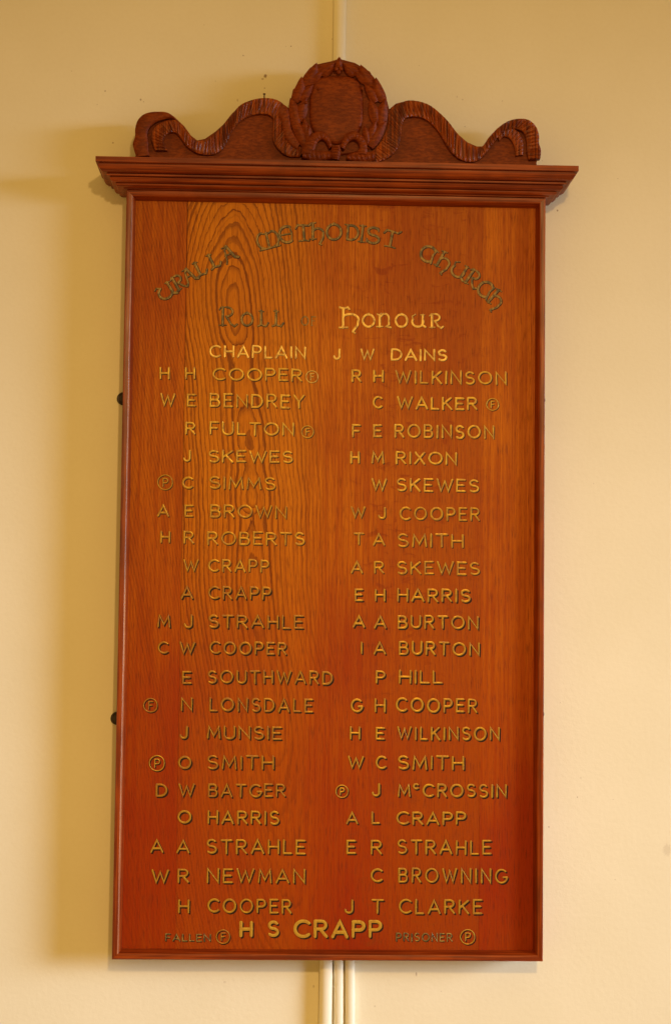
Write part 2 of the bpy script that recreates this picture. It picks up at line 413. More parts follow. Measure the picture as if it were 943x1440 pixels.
oL = [(185,440),(185,412),(180,395),(176,372),(184,345),(185,315),(194,287),(216,264),(250,254.5),(298,256),(329,273.5),(364,306.5),(389,341),(412,359),
      (440,353.5),(479,326.5),(509,299.5),(539,261),(569,231.5),(609,211.5),(650,203.5),(690,205.5),(714,214.5),(734,229.5),(749,240)]
oC = [(135,330),(150,262),(205,215),(225,165),(262,118),(305,95),(400,75),(457,58),(560,85),(600,108),(660,143),(698,215),(735,245),(755,302),(772,335)]
oR = [(202,244),(226,223.5),(270,212.5),(310,215.5),(349,229.5),(384,256),(419,291),(454,336),(489,366),(524,381),(545,381.5),(566,351.5),(601,313.5),
      (640,288.5),(680,279.5),(714,284.5),(739,306),(752,340),(751,370),(759,391),(754,421),(744,436),(744,462)]
outline = PX(oL, L1, YFLD) + PX(oC, L3, YFLD) + PX(oR, L2, YFLD)
zped = zc - 0.0004
outline = [(x, max(z, zped)) for x, z in outline]
outline[0] = (outline[0][0], zped); outline[-1] = (outline[-1][0], zped)
bm = bmesh.new(); slab(bm, outline, YB, YFLD); fix(bm)
ped = link('pediment', bm, M_ped, board)
# plinth strip along the foot
bm = bmesh.new()
(xa, _), (xb, _) = W(192, 215, YFLD), W(753, 228, YFLD)
box(bm, (xa, YFLD-0.0022, zped), (xb, YFLD+0.004, zped+0.0135)); fix(bm)
link('plinth_strip', bm, M_ped, ped)

def strip(name, outer, inner, f, yb, yf, dome, pleat=0.0, period=7.0, mat=None, n=10, tilt=0.0, parent=None, seed=0):
    rnd = random.Random(seed+len(outer))
    O = catmull(PX(outer, f, yf), n); I = catmull(PX(inner, f, yf), n)
    N = len(O); s = 0.0; S = [0.0]
    for k in range(1, N):
        mx = ((O[k][0]+I[k][0])-(O[k-1][0]+I[k-1][0]))/2; mz = ((O[k][1]+I[k][1])-(O[k-1][1]+I[k-1][1]))/2
        s += sqrt(mx*mx+mz*mz); S.append(s)
    # resample evenly so that pleats resolve
    step = 0.0009 if pleat else 0.003
    K = max(8, int(s/step)); rings = []
    ph = [rnd.uniform(-1, 1) for _ in range(400)]
    m_ = 9; j = 0
    for k in range(K+1):
        q = s*k/K
        while j < N-2 and S[j+1] < q: j += 1
        t = (q-S[j])/max(1e-9, S[j+1]-S[j]); t = min(1, max(0, t))
        o = [O[j][i]+(O[j+1][i]-O[j][i])*t for i in (0, 1)]; e = [I[j][i]+(I[j+1][i]-I[j][i])*t for i in (0, 1)]
        cell = q/(period*0.001); ci = int(cell); fr = cell-ci
        ridge = (sin(2*pi*cell+ph[ci % 400]*0.6)*0.5 + 0.35*sin(4.7*pi*cell+ph[(ci+7) % 400]))
        ring = [(o[0], yb, o[1])]
        for i in range(m_+1):
            u = i/m_
            y = yf + tilt*(u-0.5) - dome*(1-(2*u-1)**2) - pleat*ridge*(0.35+0.65*sin(pi*u))
            if i in (0, m_): y += 0.0010
            ring.append((o[0]+(e[0]-o[0])*u, y, o[1]+(e[1]-o[1])*u))
        ring.append((e[0], yb, e[1])); rings.append(ring)
    bm = bmesh.new(); loft(bm, rings, True); fix(bm)
    return link(name, bm, mat or M_rib, parent or ped, True)

# left ribbon: main band, curled end, then its right-hand counterpart
strip('ribbon', [(258,396),(243,350),(254,315),(280,294),(315,283),(345,292),(375,330),(412,360),(448,354),(472,334),(498,311),(528,278),(568,231.5),(609,211.5),(650,203.5),(690,205.5),(720,218),(738,240),(745,280),(748,310),(755,345),(775,375),(805,385)],
      [(302,396),(288,366),(294,343),(310,330),(332,330),(350,347),(372,378),(405,402),(440,412),(478,408),(510,385),(533,342),(555,305),(590,275),(630,262),(668,262),(690,275),(692,300),(690,340),(697,370),(720,400),(750,418),(790,420)],
      L1, YFLD+0.002, YRIB, 0.0004, 0.0013, 5.2, seed=1)
strip('ribbon_end', [(188,420),(178,390),(175,370),(183,345),(184,315),(193,286),(215,263.5),(250,254),(298,255.5),(326,271)],
      [(236,415),(232,392),(231,365),(228,340),(231,322),(240,306),(258,292),(283,282),(312,277),(330,280)], L1, YFLD+0.002, YRIB-0.0015, 0.0012, 0.0003, 9, M_ped, seed=2)
strip('ribbon', [(757,428),(760,395),(752.5,368),(753,340),(740,305.5),(714.5,284),(680,279),(640,288),(603,312),(568,348),(545,380),(518,380),(488,365),(454.5,335.5),(419.5,290.5),(384.5,255.5),(349.5,229),(310,215),(270,212),(243,222)],
      [(715,430),(708,400),(708,375),(705,350),(695,328),(675,318),(655,316),(630,322),(608,340),(580,375),(555,408),(525,434),(488,437),(450,420),(420,388),(395,345),(367,307),(332,279),(292,270),(262,275)],
      L2, YFLD+0.002, YRIB, 0.0004, 0.0017, 6.6, seed=3)
strip('ribbon_end', [(598,338),(622,314),(655,313),(682,335),(694,368),(694,412)], [(606,362),(622,346),(640,348),(655,365),(664,390),(666,416)], L2, YFLD+0.002, YRIB+0.002, 0.0005, 0.0009, 5, seed=4)
strip('ribbon_fall', [(246,218),(218,231),(200,262),(197,300),(184,340),(163,375),(143,398),(118,412)], [(263,276),(252,290),(247,320),(243,350),(237,378),(215,410),(182,431),(150,441)],
      L2, YFLD+0.002, YRIB+0.0012, 0.0004, 0.0010, 4.6, seed=5)
# back of the ribbon seen beside the left of the wreath
strip('ribbon_fall', [(727,225),(745,240),(752,275),(757,310),(772,345),(790,372)], [(710,262),(722,285),(728,315),(735,345),(752,372),(778,392)], L1, YFLD+0.002, YRIB-0.0022, 0.001, 0.0003, 8, M_ped, seed=6)

# wreath: raised ring, leaves, cartouche, berries, knot and bow
YW = -0.068
ringO = PX([(150,270),(205,205),(228,165),(265,120),(330,98),(400,80),(457,66),(560,92),(610,118),(665,150),(700,215),(735,255),(755,310),(770,400),(755,500),(715,590),(660,650),(450,690),(240,650),(190,600),(140,500),(125,420),(135,330)], L3, YW)
bm = bmesh.new(); slab(bm, catmull(ringO, 4, True), YFLD+0.002, YW+0.0065, 0.002); fix(bm)
link('wreath', bm, M_ped, ped, True)
# cartouche: shallow oval boss with a rounded rim
cart = catmull(PX([(440,178),(520,182),(570,205),(596,260),(606,360),(602,470),(570,545),(500,585),(440,610),(380,590),(310,550),(276,480),(268,370),(278,270),(305,205),(360,180)], L3, YW), 5, True)
ccx = sum(p[0] for p in cart)/len(cart); ccz = sum(p[1] for p in cart)/len(cart)
bm = bmesh.new(); rings = []
for sc, dy in ((1.07, 0.004), (1.05, 0.0002), (1.01, -0.0014), (0.95, -0.0022), (0.85, -0.0026), (0.7, -0.0030), (0.5, -0.0034), (0.25, -0.0037), (0.02, -0.0038)):
    rings.append([(ccx+(x-ccx)*sc, YW+0.004+dy, ccz+(z-ccz)*sc) for x, z in cart])
loft(bm, rings, True); fix(bm); link('cartouche', bm, M_ped, ped, True)

def leaf(base, tip, width, y0=YW, lift=0.004, bend=0.0, L=L3):
    # pointed leaf with a sunk midrib, its tip lifting off the ring
    (bx_, bz), (tx, tz) = W(*L(*base), y0), W(*L(*tip), y0)
    dx, dz = tx-bx_, tz-bz; ln = sqrt(dx*dx+dz*dz); ux, uz = dx/ln, dz/ln; nx, nz = -uz, ux
    bm = bmesh.new(); rings = []
    K, m_ = 12, 8
    for k in range(K+1):
        t = k/K
        wd = width*0.5*(sin(pi*min(1, (0.12+0.88*t))**0.85)**0.8 if t < 1 else 0.0) + 0.0002
        off = bend*sin(pi*t)
        ring = []
        for i in range(m_+1):
            u = 2*i/m_-1
            y = y0+0.0025-lift*(0.15+0.85*t) - 0.0042*(1-abs(u))*sin(pi*(0.15+0.78*t)) + (0.0012 if i == m_//2 else 0)*(1-t)
            if i in (0, m_): y += 0.0006
            ring.append((bx_+ux*ln*t+nx*(wd*u+off), y, bz+uz*ln*t+nz*(wd*u+off)))
        ring.append((ring[-1][0]-nx*wd*0.3, y0+0.008, ring[-1][2]-nz*wd*0.3)); ring.append((ring[0][0]+nx*wd*0.3, y0+0.008, ring[0][2]+nz*wd*0.3))
        rings.append(ring)
    loft(bm, rings, True); fix(bm)
    return link('leaf', bm, M_ped, ped, True)
LEAVES = [((240,640),(128,440),.015,-.002,.002),((250,610),(225,455),.012,0,.003),((175,500),(132,320),.015,-.002,.003),((195,470),(240,320),.013,.001,.0045),
          ((160,345),(207,180),.014,-.003,.005),((205,340),(285,235),.012,.002,.0045),((215,240),(308,89),.015,-.003,.005),((265,215),(345,150),.011,.001,.004),
          ((300,150),(428,88),.013,-.002,.004),((345,165),(425,118),.009,0,.004),
          ((660,640),(772,470),.015,.002,.002),((650,610),(700,470),.012,0,.003),((735,500),(766,325),.014,.002,.0035),((700,480),(660,330),.013,-.001,.0045),
          ((750,340),(698,187),.014,.003,.005),((700,345),(625,235),.012,-.002,.0045),((690,240),(596,102),.015,.003,.005),((640,215),(560,150),.011,-.001,.004),
          ((600,150),(478,90),.013,.002,.004),((560,165),(485,118),.009,0,.004),((452,135),(457,51),.010,0,.0055),
          ((250,620),(262,500),.010,.001,.004),((640,620),(622,500),.010,-.001,.004)]
for bpt, tpt, wd, bend, lift in LEAVES: leaf(bpt, tpt, wd*1.18, YW, lift, bend)
def ball(name, px, py, r, y, mat, L=L3):
    x, z = W(*L(px, py), y); bm = bmesh.new()
    bmesh.ops.create_uvsphere(bm, u_segments=12, v_segments=8, radius=r, matrix=Matrix.Translation((x, y, z)))
    return link(name, bm, mat, ped, True)
for px, py in ((437,128),(468,126),(453,148),(320,255),(608,255),(236,350)):
    ball('berry', px, py, 0.0031 if py < 200 else 0.0024, YW-0.0035, M_ped)
# bow
YBW = -0.071
strip('bow_loop', [(205,690),(225,625),(270,562),(335,537),(385,570),(412,640)], [(285,692),(300,640),(318,606),(345,592),(370,612),(390,655)], L3, YFLD+0.002, YBW, 0.0022, 0.0007, 6, M_ped, seed=7)
strip('bow_loop', [(462,645),(490,568),(550,537),(606,565),(640,625),(642,692)], [(490,660),(518,611),(553,594),(580,612),(588,650),(560,692)], L3, YFLD+0.002, YBW, 0.0022, 0.0007, 6, M_ped, seed=8)
strip('bow_tail', [(212,690),(255,655),(320,668),(400,672)], [(212,716),(270,732),(330,734),(405,722)], L3, YFLD+0.002, YBW+0.0005, 0.0022, 0.0009, 7, M_ped, seed=9)
strip('bow_tail', [(506,700),(560,678),(620,680),(695,668)], [(508,728),(580,742),(640,742),(692,730)], L3, YFLD+0.002, YBW+0.0005, 0.0022, 0.0009, 7, M_ped, seed=10)
strip('bow_knot', [(408,640),(400,680),(408,722)], [(462,635),(468,680),(458,730)], L3, YFLD+0.002, YBW-0.002, 0.003, 0.0009, 4, M_ped, seed=11)

# ------------------------------------------------------------------ fixing plates at the sides
def plate(side, z):
    bm = bmesh.new(); r = 0.0095; x0 = side*(hw-0.006); tip = 0.0132 if side < 0 else 0.0088
    if side > 0: r = 0.0065
    pts = [(x0, z-r)]
    for k in range(13):
        a = -pi/2 + pi*k/12; pts.append((side*(hw+tip-r+cos(a)*r), z+sin(a)*r))
    pts.append((x0, z+r))
    slab(bm, pts, -0.0008, -0.0036, 0.0008); fix(bm)
    o = link('fixing_plate', bm, M_metal, board)
    bm = bmesh.new()
    bmesh.ops.create_uvsphere(bm, u_segments=14, v_segments=8, radius=0.0058, matrix=Matrix.Translation((side*(hw+tip-r), -0.004, z)) @ Matrix.Diagonal((1, 0.75, 1, 1)))
    link('screw', bm, M_metal, o, True)
for side, px, py in ((-1, 171, 561), (-1, 164, 1010), (1, 763, 563), (1, 761, 1004)): plate(side, W(px, py, 0)[1])

# ------------------------------------------------------------------ lettering
def arc(cx, cy, rx, ry, a0, a1, n=14):
    return [(cx+rx*cos(radians(a0+(a1-a0)*i/n)), cy+ry*sin(radians(a0+(a1-a0)*i/n))) for i in range(n+1)]
def Pb(w, y0, y1, xs=0.0):                      # bowl from the stem top round to the stem
    r = (y1-y0)/2
    return [(xs, y1)] + arc(w-r*0.95, (y0+y1)/2, r*0.95, r, 90, -90, 10) + [(xs, y0)]
GL = {
 'A': (.80, [[(0,0),(.40,1),(.80,0)], [(.13,.30),(.67,.30)]]),
 'B': (.62, [[(0,0),(0,1)], Pb(.56,.53,1), Pb(.62,0,.53)]),
 'C': (.78, [arc(.46,.5,.46,.5,48,312,22)]),
 'D': (.72, [[(0,0),(0,1)], [(0,1),(.26,1)]+arc(.26,.5,.46,.5,90,-90,16)+[(0,0)]]),
 'E': (.55, [[(.55,1),(0,1),(0,0),(.55,0)], [(0,.52),(.46,.52)]]),
 'F': (.52, [[(.52,1),(0,1),(0,0)], [(0,.50),(.42,.50)]]),
 'G': (.80, [arc(.46,.5,.46,.5,48,345,24)+[(.90,.42),(.60,.42)]]),
 'H': (.66, [[(0,0),(0,1)], [(.66,0),(.66,1)], [(0,.50),(.66,.50)]]),
 'I': (.02, [[(.01,0),(.01,1)]]),
 'J': (.46, [[(.46,1),(.46,.26)]+arc(.23,.26,.23,.26,0,-175,12)]),
 'K': (.64, [[(0,0),(0,1)], [(.60,1),(.02,.42)], [(.20,.60),(.64,0)]]),
 'L': (.50, [[(0,1),(0,0),(.50,0)]]),
 'M': (.82, [[(0,0),(.08,1),(.41,.18),(.74,1),(.82,0)]]),
 'N': (.70, [[(0,0),(0,1),(.70,0),(.70,1)]]),
 'O': (.92, [arc(.46,.5,.46,.5,90,450,30)]),
 'P': (.60, [[(0,0),(0,1)], Pb(.60,.44,1)]),
 'R': (.64, [[(0,0),(0,1)], Pb(.60,.48,1), [(.28,.48),(.64,0)]]),
 'S': (.60, [arc(.30,.755,.27,.245,35,270,14)+arc(.30,.255,.30,.255,88,-140,14)]),
 'T': (.68, [[(0,1),(.68,1)], [(.34,1),(.34,0)]]),
 'U': (.68, [[(0,1),(0,.34)]+arc(.34,.34,.34,.34,180,360,14)+[(.68,1)]]),
 'V': (.74, [[(0,1),(.37,0),(.74,1)]]),
 'W': (1.06, [[(0,1),(.27,0),(.53,.86),(.79,0),(1.06,1)]]),
 'X': (.68, [[(0,0),(.66,1)], [(.02,1),(.68,0)]]),
 'Y': (.70, [[(0,1),(.35,.48),(.70,1)], [(.35,.48),(.35,0)]]),
}
# Lombardic capitals: each stroke carries its own weight (x stroke width)
LB = {
 'U': (.95, [(1.2, arc(.40,.42,.37,.42,112,372,20)), (.7, [(.27,.82),(.10,.97),(-.05,.88)]), (1.3, [(.74,1.0),(.76,.14),(.95,.02)]), (.6, [(.62,1.0),(.86,.96)])]),
 'R': (.80, [(1.3, [(.18,.0),(.18,.96)]), (.6, [(.02,.0),(.36,.02)]), (.7, [(.02,.84),(.12,1.0),(.40,.99)]), (1.1, arc(.36,.74,.28,.25,90,-90,10)), (1.0, [(.34,.48),(.56,.10),(.74,-.04),(.86,.08)])]),
 'A': (.80, [(.8, [(.06,-.10),(.14,.06),(.26,.80),(.42,.98)]), (1.3, [(.42,1.0),(.66,.12),(.84,.02)]), (.7, [(.16,.42),(.56,.44)]), (.6, [(.14,.96),(.48,1.0)])]),
 'L': (.70, [(1.3, [(.22,1.0),(.22,.10)]), (.7, [(.08,1.0),(.36,.96)]), (1.0, [(.02,-.02),(.22,.06),(.55,-.02),(.70,.20)])]),
 'M': (1.05, [(1.1, arc(.28,.50,.26,.46,90,270,12)), (1.1, [(.52,.0),(.52,.92)]), (1.1, arc(.78,.50,.26,.46,90,-90,12)), (.8, [(.24,.96),(.52,.84),(.80,.96)]), (.9, [(.06,-.02),(1.04,.02)])]),
 'E': (.80, [(1.3, arc(.44,.5,.40,.48,62,300,18)), (.8, [(.08,.50),(.66,.52)]), (.7, [(.62,.92),(.70,.52),(.64,.10)])]),
 'T': (.80, [(1.0, [(.02,.78),(.14,.98),(.72,.90),(.84,1.02)]), (1.2, [(.42,.94),(.42,.10)]), (.8, [(.16,.02),(.44,.04),(.68,.0)])]),
 'h': (.85, [(1.3, [(.16,.0),(.16,1.0)]), (.7, [(.0,.0),(.34,.02)]), (.7, [(.02,.98),(.32,1.04)]), (1.1, [(.18,.52)]+arc(.44,.40,.30,.28,120,0,10)+[(.72,.08),(.54,-.28)]), (.8, [(.54,-.28),(.64,-.34)])]),
 'H': (.85, [(1.3, [(.16,.0),(.16,1.30)]), (1.0, [(.0,.0),(.36,.03)]), (1.2, [(.0,1.36),(.16,1.26),(.36,1.36),(.42,1.24)]), (1.3, [(.18,.78)]+arc(.48,.56,.36,.36,125,0,12)+[(.80,.20),(.60,-.24)]), (.9, [(.60,-.24),(.70,-.34)])]),
 'O': (.90, [(1.2, arc(.45,.48,.40,.48,90,450,24)), (.5, [(.30,.92),(.46,1.06)])]),
 'D': (.85, [(1.1, arc(.38,.48,.40,.46,-115,115,16)), (1.2, [(.20,.04),(.20,.92)]), (.6, [(.02,.96),(.28,.94)])]),
 'I': (.34, [(1.2, [(.17,.0),(.17,1.0)]), (.7, [(.0,.0),(.34,.0)]), (.7, [(.0,1.0),(.34,1.0)])]),
 'S': (.70, [(1.2, arc(.36,.74,.28,.24,40,265,12)+arc(.36,.25,.31,.25,86,-150,12)), (.5, [(.58,.98),(.60,.76)]), (.5, [(.06,.02),(.06,.26)])]),
 'C': (.90, [(1.3, arc(.42,.48,.38,.46,50,315,20)), (1.0, [(.72,.86),(.66,.5),(.76,.04)]), (.6, [(.50,.98),(.84,.84)])]),
 'u': (.85, [(1.2, arc(.38,.38,.33,.36,150,380,16)), (.7, [(.08,.56),(.04,.80),(.22,.94)]), (1.2, [(.68,.92),(.66,.14),(.84,.02)]), (.6, [(.54,.92),(.78,.92)])]),
 'c': (.90, [(1.3, arc(.42,.48,.38,.46,50,315,20)), (1.0, [(.72,.86),(.66,.5),(.76,.04)])]),
 'n': (.90, [(1.3, [(.18,.0),(.18,.86)]), (.9, [(.0,.0),(.36,.02)]), (.8, [(.02,.92),(.16,.84),(.26,.98)]), (1.1, [(.22,.74)]+arc(.50,.62,.26,.34,120,0,10)+[(.76,.16),(.60,.02),(.88,-.04)])]),
 'F': (.60, [(1.1, [(.14,.0),(.14,1.0),(.58,.98)]), (.8, [(.14,.52),(.48,.52)]), (.6, [(.02,.0),(.30,.0)])]),
}
def stroke(bm, pts, w, y, ridge=0.00022):
    # a brush stroke laid on the panel: slightly raised along its middle, rounded at both ends
    P_ = [pts[0]]
    for p in pts[1:]:
        if (p[0]-P_[-1][0])**2+(p[1]-P_[-1][1])**2 > 1e-10: P_.append(p)
    if len(P_) < 2: return
    closed = (P_[0][0]-P_[-1][0])**2+(P_[0][1]-P_[-1][1])**2 < 1e-9
    n = len(P_); h = w/2
    rows = []
    for i, p in enumerate(P_):
        a = P_[i-1] if i > 0 else (P_[-2] if closed else None)
        b_ = P_[i+1] if i < n-1 else (P_[1] if closed else None)
        def un(u, v_):
            dx, dz = v_[0]-u[0], v_[1]-u[1]; L = sqrt(dx*dx+dz*dz) or 1; return dx/L, dz/L
        d1 = un(a, p) if a else un(p, b_); d2 = un(p, b_) if b_ else d1
        tx, tz = d1[0]+d2[0], d1[1]+d2[1]; L = sqrt(tx*tx+tz*tz)
        if L < 0.25: tx, tz, L = d2[0], d2[1], 1
        tx, tz = tx/L, tz/L; k = min(1.9, 1/max(0.35, tx*d2[0]+tz*d2[1]))
        rows.append((p, (-tz*h*k, tx*h*k), (tx, tz)))
    def row(c_, o, s=1.0):
        return [bm.verts.new((c_[0]+o[0]*s, y, c_[1]+o[1]*s)), bm.verts.new((c_[0], y-ridge, c_[1])), bm.verts.new((c_[0]-o[0]*s, y, c_[1]-o[1]*s))]
    R = []
    if not closed:
        p, o, t = rows[0]; R.append(row((p[0]-t[0]*h, p[1]-t[1]*h), o, .30)); R.append(row((p[0]-t[0]*h*.6, p[1]-t[1]*h*.6), o, .80))
    for p, o, t in rows: R.append(row(p, o))
    if not closed:
        p, o, t = rows[-1]; R.append(row((p[0]+t[0]*h*.6, p[1]+t[1]*h*.6), o, .80)); R.append(row((p[0]+t[0]*h, p[1]+t[1]*h), o, .30))
    for a, b_ in zip(R, R[1:]):
        for i in (0, 1):
            bm.faces.new((a[i], a[i+1], b_[i+1], b_[i]))
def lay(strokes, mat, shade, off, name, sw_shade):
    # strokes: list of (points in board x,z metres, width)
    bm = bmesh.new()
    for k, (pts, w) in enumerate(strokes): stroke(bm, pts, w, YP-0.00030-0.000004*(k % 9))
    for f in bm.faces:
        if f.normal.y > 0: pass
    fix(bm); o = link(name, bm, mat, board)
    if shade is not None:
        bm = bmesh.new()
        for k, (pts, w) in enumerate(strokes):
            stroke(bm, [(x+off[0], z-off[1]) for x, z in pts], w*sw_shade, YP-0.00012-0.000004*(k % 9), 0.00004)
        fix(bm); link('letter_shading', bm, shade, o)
    return o
MM = 0.001
def word(txt, x0, x1, yt, yb, sw=2.9, font=GL):
    # x0..x1 / yt..yb: inked extent in the photo
    cx, cy = (x0+x1)/2, (yt+yb)/2
    px, pz = W(cx, cy, YP)
    k = (W(x1, cy, YP)[0]-W(x0, cy, YP)[0])/max(1e-6, x1-x0)
    s = sw*k; wd = (x1-x0)*k - s; hgt = (yb-yt-0.7)*k - s
    gw = [font[c_][0]*0.90 for c_ in txt]
    if len(txt) > 1:
        nat = (sum(gw)*hgt); gp = (wd-nat)/(len(txt)-1)
        sq = 1.0
        if gp < 0.20*hgt: sq = (wd-0.20*hgt*(len(txt)-1))/nat; gp = 0.20*hgt
        if gp > 0.42*hgt: sq = (wd-0.42*hgt*(len(txt)-1))/nat; gp = 0.42*hgt
    else: sq = min(1.35, wd/max(0.05*hgt, gw[0]*hgt)) if gw[0] > .1 else 1.0; gp = 0
    out = []; x = px-wd/2
    for c_, w_ in zip(txt, gw):
        jr = random.uniform(-.018, .018); jy = random.uniform(-.03, .03)*hgt; js = random.uniform(.97, 1.03)
        for pts in font[c_][1]:
            q = []
            for u, v_ in pts:
                uu, vv = u*0.90*hgt*sq, (v_-.5)*hgt*js
                q.append((x+uu-jr*vv, pz+vv+jy+jr*(uu-w_*hgt/2)))
            out.append((q, s*random.uniform(.88, 1.10)))
        x += w_*hgt*sq + gp
    return out
def badge(ch, cx, cy, r, sw=1.5):
    px, pz = W(cx, cy, YP); k = 0.99*MM; jit = random.uniform(0, 90)
    ring = [(px+r*k*cos(radians(jit+a))*(1+.02*sin(a)), pz+r*k*sin(radians(jit+a))) for a in range(0, 361, 12)]
    ring[-1] = ring[0]
    out = [(ring, sw*k)]; h = r*1.05*k; w = GL[ch][0]*h
    for pts in GL[ch][1]: out.append(([(px-w*.45+u*h, pz-h/2+v_*h) for u, v_ in pts], sw*k*1.05))
    return out

ROWS = [  # (words, gilding, shading weight) ; a word is (text, x0, x1, ytop, ybase)
 ([('CHAPLAIN',294,430,485.3,504),('J',468.2,479.7,489.5,506),('W',506,529.8,490,507),('DAINS',549,628.5,490.3,508)], 2, 0),
 ([('H',224.2,238.5,515.5,533.7),('H',259.9,274.6,516,534),('COOPER',298.7,424.7,517,536)], 3, 1),
 ([('R',493.7,507.7,519,537.5),('H',524.2,540,519.7,538),('WILKINSON',555,711.8,520.7,540.7)], 3, 1),
 ([('W',225.2,246.2,552.6,571.5),('E',262.7,276,553,572),('BENDREY',294.5,428.2,553.6,574)], 3, 1),
 ([('C',523.5,537.5,556.8,575),('WALKER',557.4,670.5,557.5,576.5)], 3, 1),
 ([('R',260.2,275,592.5,611.4),('FULTON',294.5,413.2,593,612.8)], 3, 1),
 ([('F',494.4,507,596,615),('E',524.2,536.4,596.7,615.6),('ROBINSON',554,694.3,597,617)], 3, 1),
 ([('J',257.4,271.8,632,649.7),('SKEWES',292.8,411.8,632.7,651.3)], 3, 1),
 ([('H',492,505.3,633.8,652.3),('M',521.7,541,634,652.7),('RIXON',555.7,641.8,634.5,653.7)], 3, 1),
 ([('C',256,271.4,669.5,687.5),('SIMMS',293.5,387.3,669.8,688.7)], 1, 1),
 ([('W',521.7,545.5,672,690),('SKEWES',556.7,673,672.3,692)], 3, 1),
 ([('A',221,240.3,709,727),('E',259.2,273.5,709.6,727.8),('BROWN',295.2,403,709.8,729)], 1, 1),
 ([('W',492.7,518.2,711.7,729),('J',531,545,712.4,730.5),('COOPER',561,674,712.7,732.7)], 1, 1),
 ([('H',225.2,241,746.2,764),('R',257.8,274.2,746,765),('ROBERTS',291,428.2,747.2,767)], 1, 1),
 ([('T',496.5,512.3,748.8,767),('A',523.5,543.8,749.5,767.9),('SMITH',557.8,651.2,750,769.8)], 1, 1),
 ([('W',257.4,279.5,785.7,803.8),('CRAPP',292.4,378.2,786,804.9)], 1, 1),
 ([('A',492.7,512,788.5,806.7),('R',525.2,542,788.5,807),('SKEWES',557.4,674,789,808.5)], 1, 1),
 ([('A',254,273.5,824.2,842.7),('CRAPP',292.4,381,824,843.4)], 0, 2),
 ([('E',498,510.2,827.2,845.9),('H',526.3,542,827.2,846),('HARRIS',557.8,661,827.4,847)], 1, 2),
 ([('M',221,240.3,863,882.5),('J',258.5,271.8,864,884),('STRAHLE',292.8,426.5,864.2,884.2)], 0, 2),
 ([('A',495.5,513.7,865,883.4),('A',525.2,543.8,865,883.8),('BURTON',558.5,672.2,865.3,885)], 1, 2),
 ([('C',221.7,236.8,901.5,920),('W',252,276.7,901.8,920.2),('COOPER',294.2,403,902,921)], 0, 2),
 ([('I',506.5,510.5,902,920.5),('A',524.5,542.7,902,920.8),('BURTON',560.2,674,902,922)], 1, 2),
 ([('E',256,269.7,942.7,962),('SOUTHWARD',291.7,467.7,942.4,962.3)], 0, 2),
 ([('P',527.7,543,942.7,961.2),('HILL',560.2,621.5,942.4,962)], 1, 2),
 ([('N',254.3,270.7,980.2,1000.5),('LONSDALE',294.2,439.8,981,1001.5)], 0, 2),
 ([('G',492.7,508.4,981.7,1001.5),('H',526,541.7,981,1001.5),('COOPER',556,670.5,981.5,1002.2)], 1, 2),
 ([('J',252.5,266.2,1020.7,1039.7),('MUNSIE',290.7,396,1020.7,1040)], 0, 2),
 ([('H',491.3,507,1021.4,1040),('E',527.7,540.3,1021.6,1040.2),('WILKINSON',557.8,702,1021.6,1041.3)], 1, 2),
 ([('O',250.4,269,1062,1081.7),('SMITH',290.7,385.2,1062,1082.4)], 0, 2),
 ([('W',488.5,512,1061.9,1080.8),('C',527.7,542.7,1062.7,1081.8),('SMITH',558.5,652,1062.3,1082.7)], 1, 2),
 ([('D',219,235.4,1102,1121.2),('W',250.8,275,1101.4,1120.5),('BATGER',292.4,401.3,1101.6,1121.2)], 0, 2),
 ([('J',522.4,535.7,1101.4,1120.5),('M',558.5,577.7,1102,1121),('C',579.8,588.4,1100.9,1110.4),('CROSSIN',593.5,711.8,1101.9,1121.4)], 1, 2),
 ([('O',249.7,269,1138.9,1158.3),('HARRIS',291.7,392.5,1139.7,1159.7)], 1, 2),
 ([('A',486,503.2,1140.8,1159.2),('L',521.7,535.7,1140.8,1159.4),('CRAPP',556.7,654.7,1140.8,1160.4)], 1, 2),
 ([('A',211.2,231.9,1180,1199.8),('A',248,269,1180,1200),('STRAHLE',290,429.3,1180,1201.4)], 1, 2),
 ([('E',486.7,500,1181,1201.7),('R',520.7,536.8,1181,1201.7),('STRAHLE',557.8,690.4,1180.8,1202)], 1, 2),
 ([('W',213,237.5,1221.8,1242),('R',249.7,269,1221.4,1242),('NEWMAN',290.7,429,1221,1242.3)], 1, 2),
 ([('C',520.7,537.5,1221,1241.4),('BROWNING',559.5,711.8,1220.6,1242.3)], 1, 2),
 ([('H',250.4,268,1264,1284),('COOPER',291.7,409.7,1263.5,1284.3)], 1, 2),
 ([('J',484,500.7,1264.5,1285),('T',521.7,540,1263.9,1285),('CLARKE',560.2,677.5,1264.3,1285.7)], 1, 2),
]
M_mid_gold = gilt('mid_gold', (0.57, 0.335, 0.035), (0.39, 0.17, 0.010), 0.45)
GILT = [M_pale, M_gold, M_bright, M_mid_gold]
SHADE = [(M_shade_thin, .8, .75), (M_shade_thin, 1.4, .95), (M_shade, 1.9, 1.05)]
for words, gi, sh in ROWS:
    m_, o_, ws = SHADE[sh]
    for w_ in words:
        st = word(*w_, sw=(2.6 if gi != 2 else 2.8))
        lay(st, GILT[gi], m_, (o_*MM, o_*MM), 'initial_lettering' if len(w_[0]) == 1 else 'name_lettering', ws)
for w_ in (('H',336.5,356.5,1295,1318.3),('S',375.7,392.5,1294,1318.5),('CRAPP',412.5,537,1293.5,1319.5)):
    lay(word(*w_, sw=4.4), M_mid_gold, M_shade, (2.0*MM, 2.0*MM), 'initial_lettering' if len(w_[0]) == 1 else 'name_lettering', 1.0)
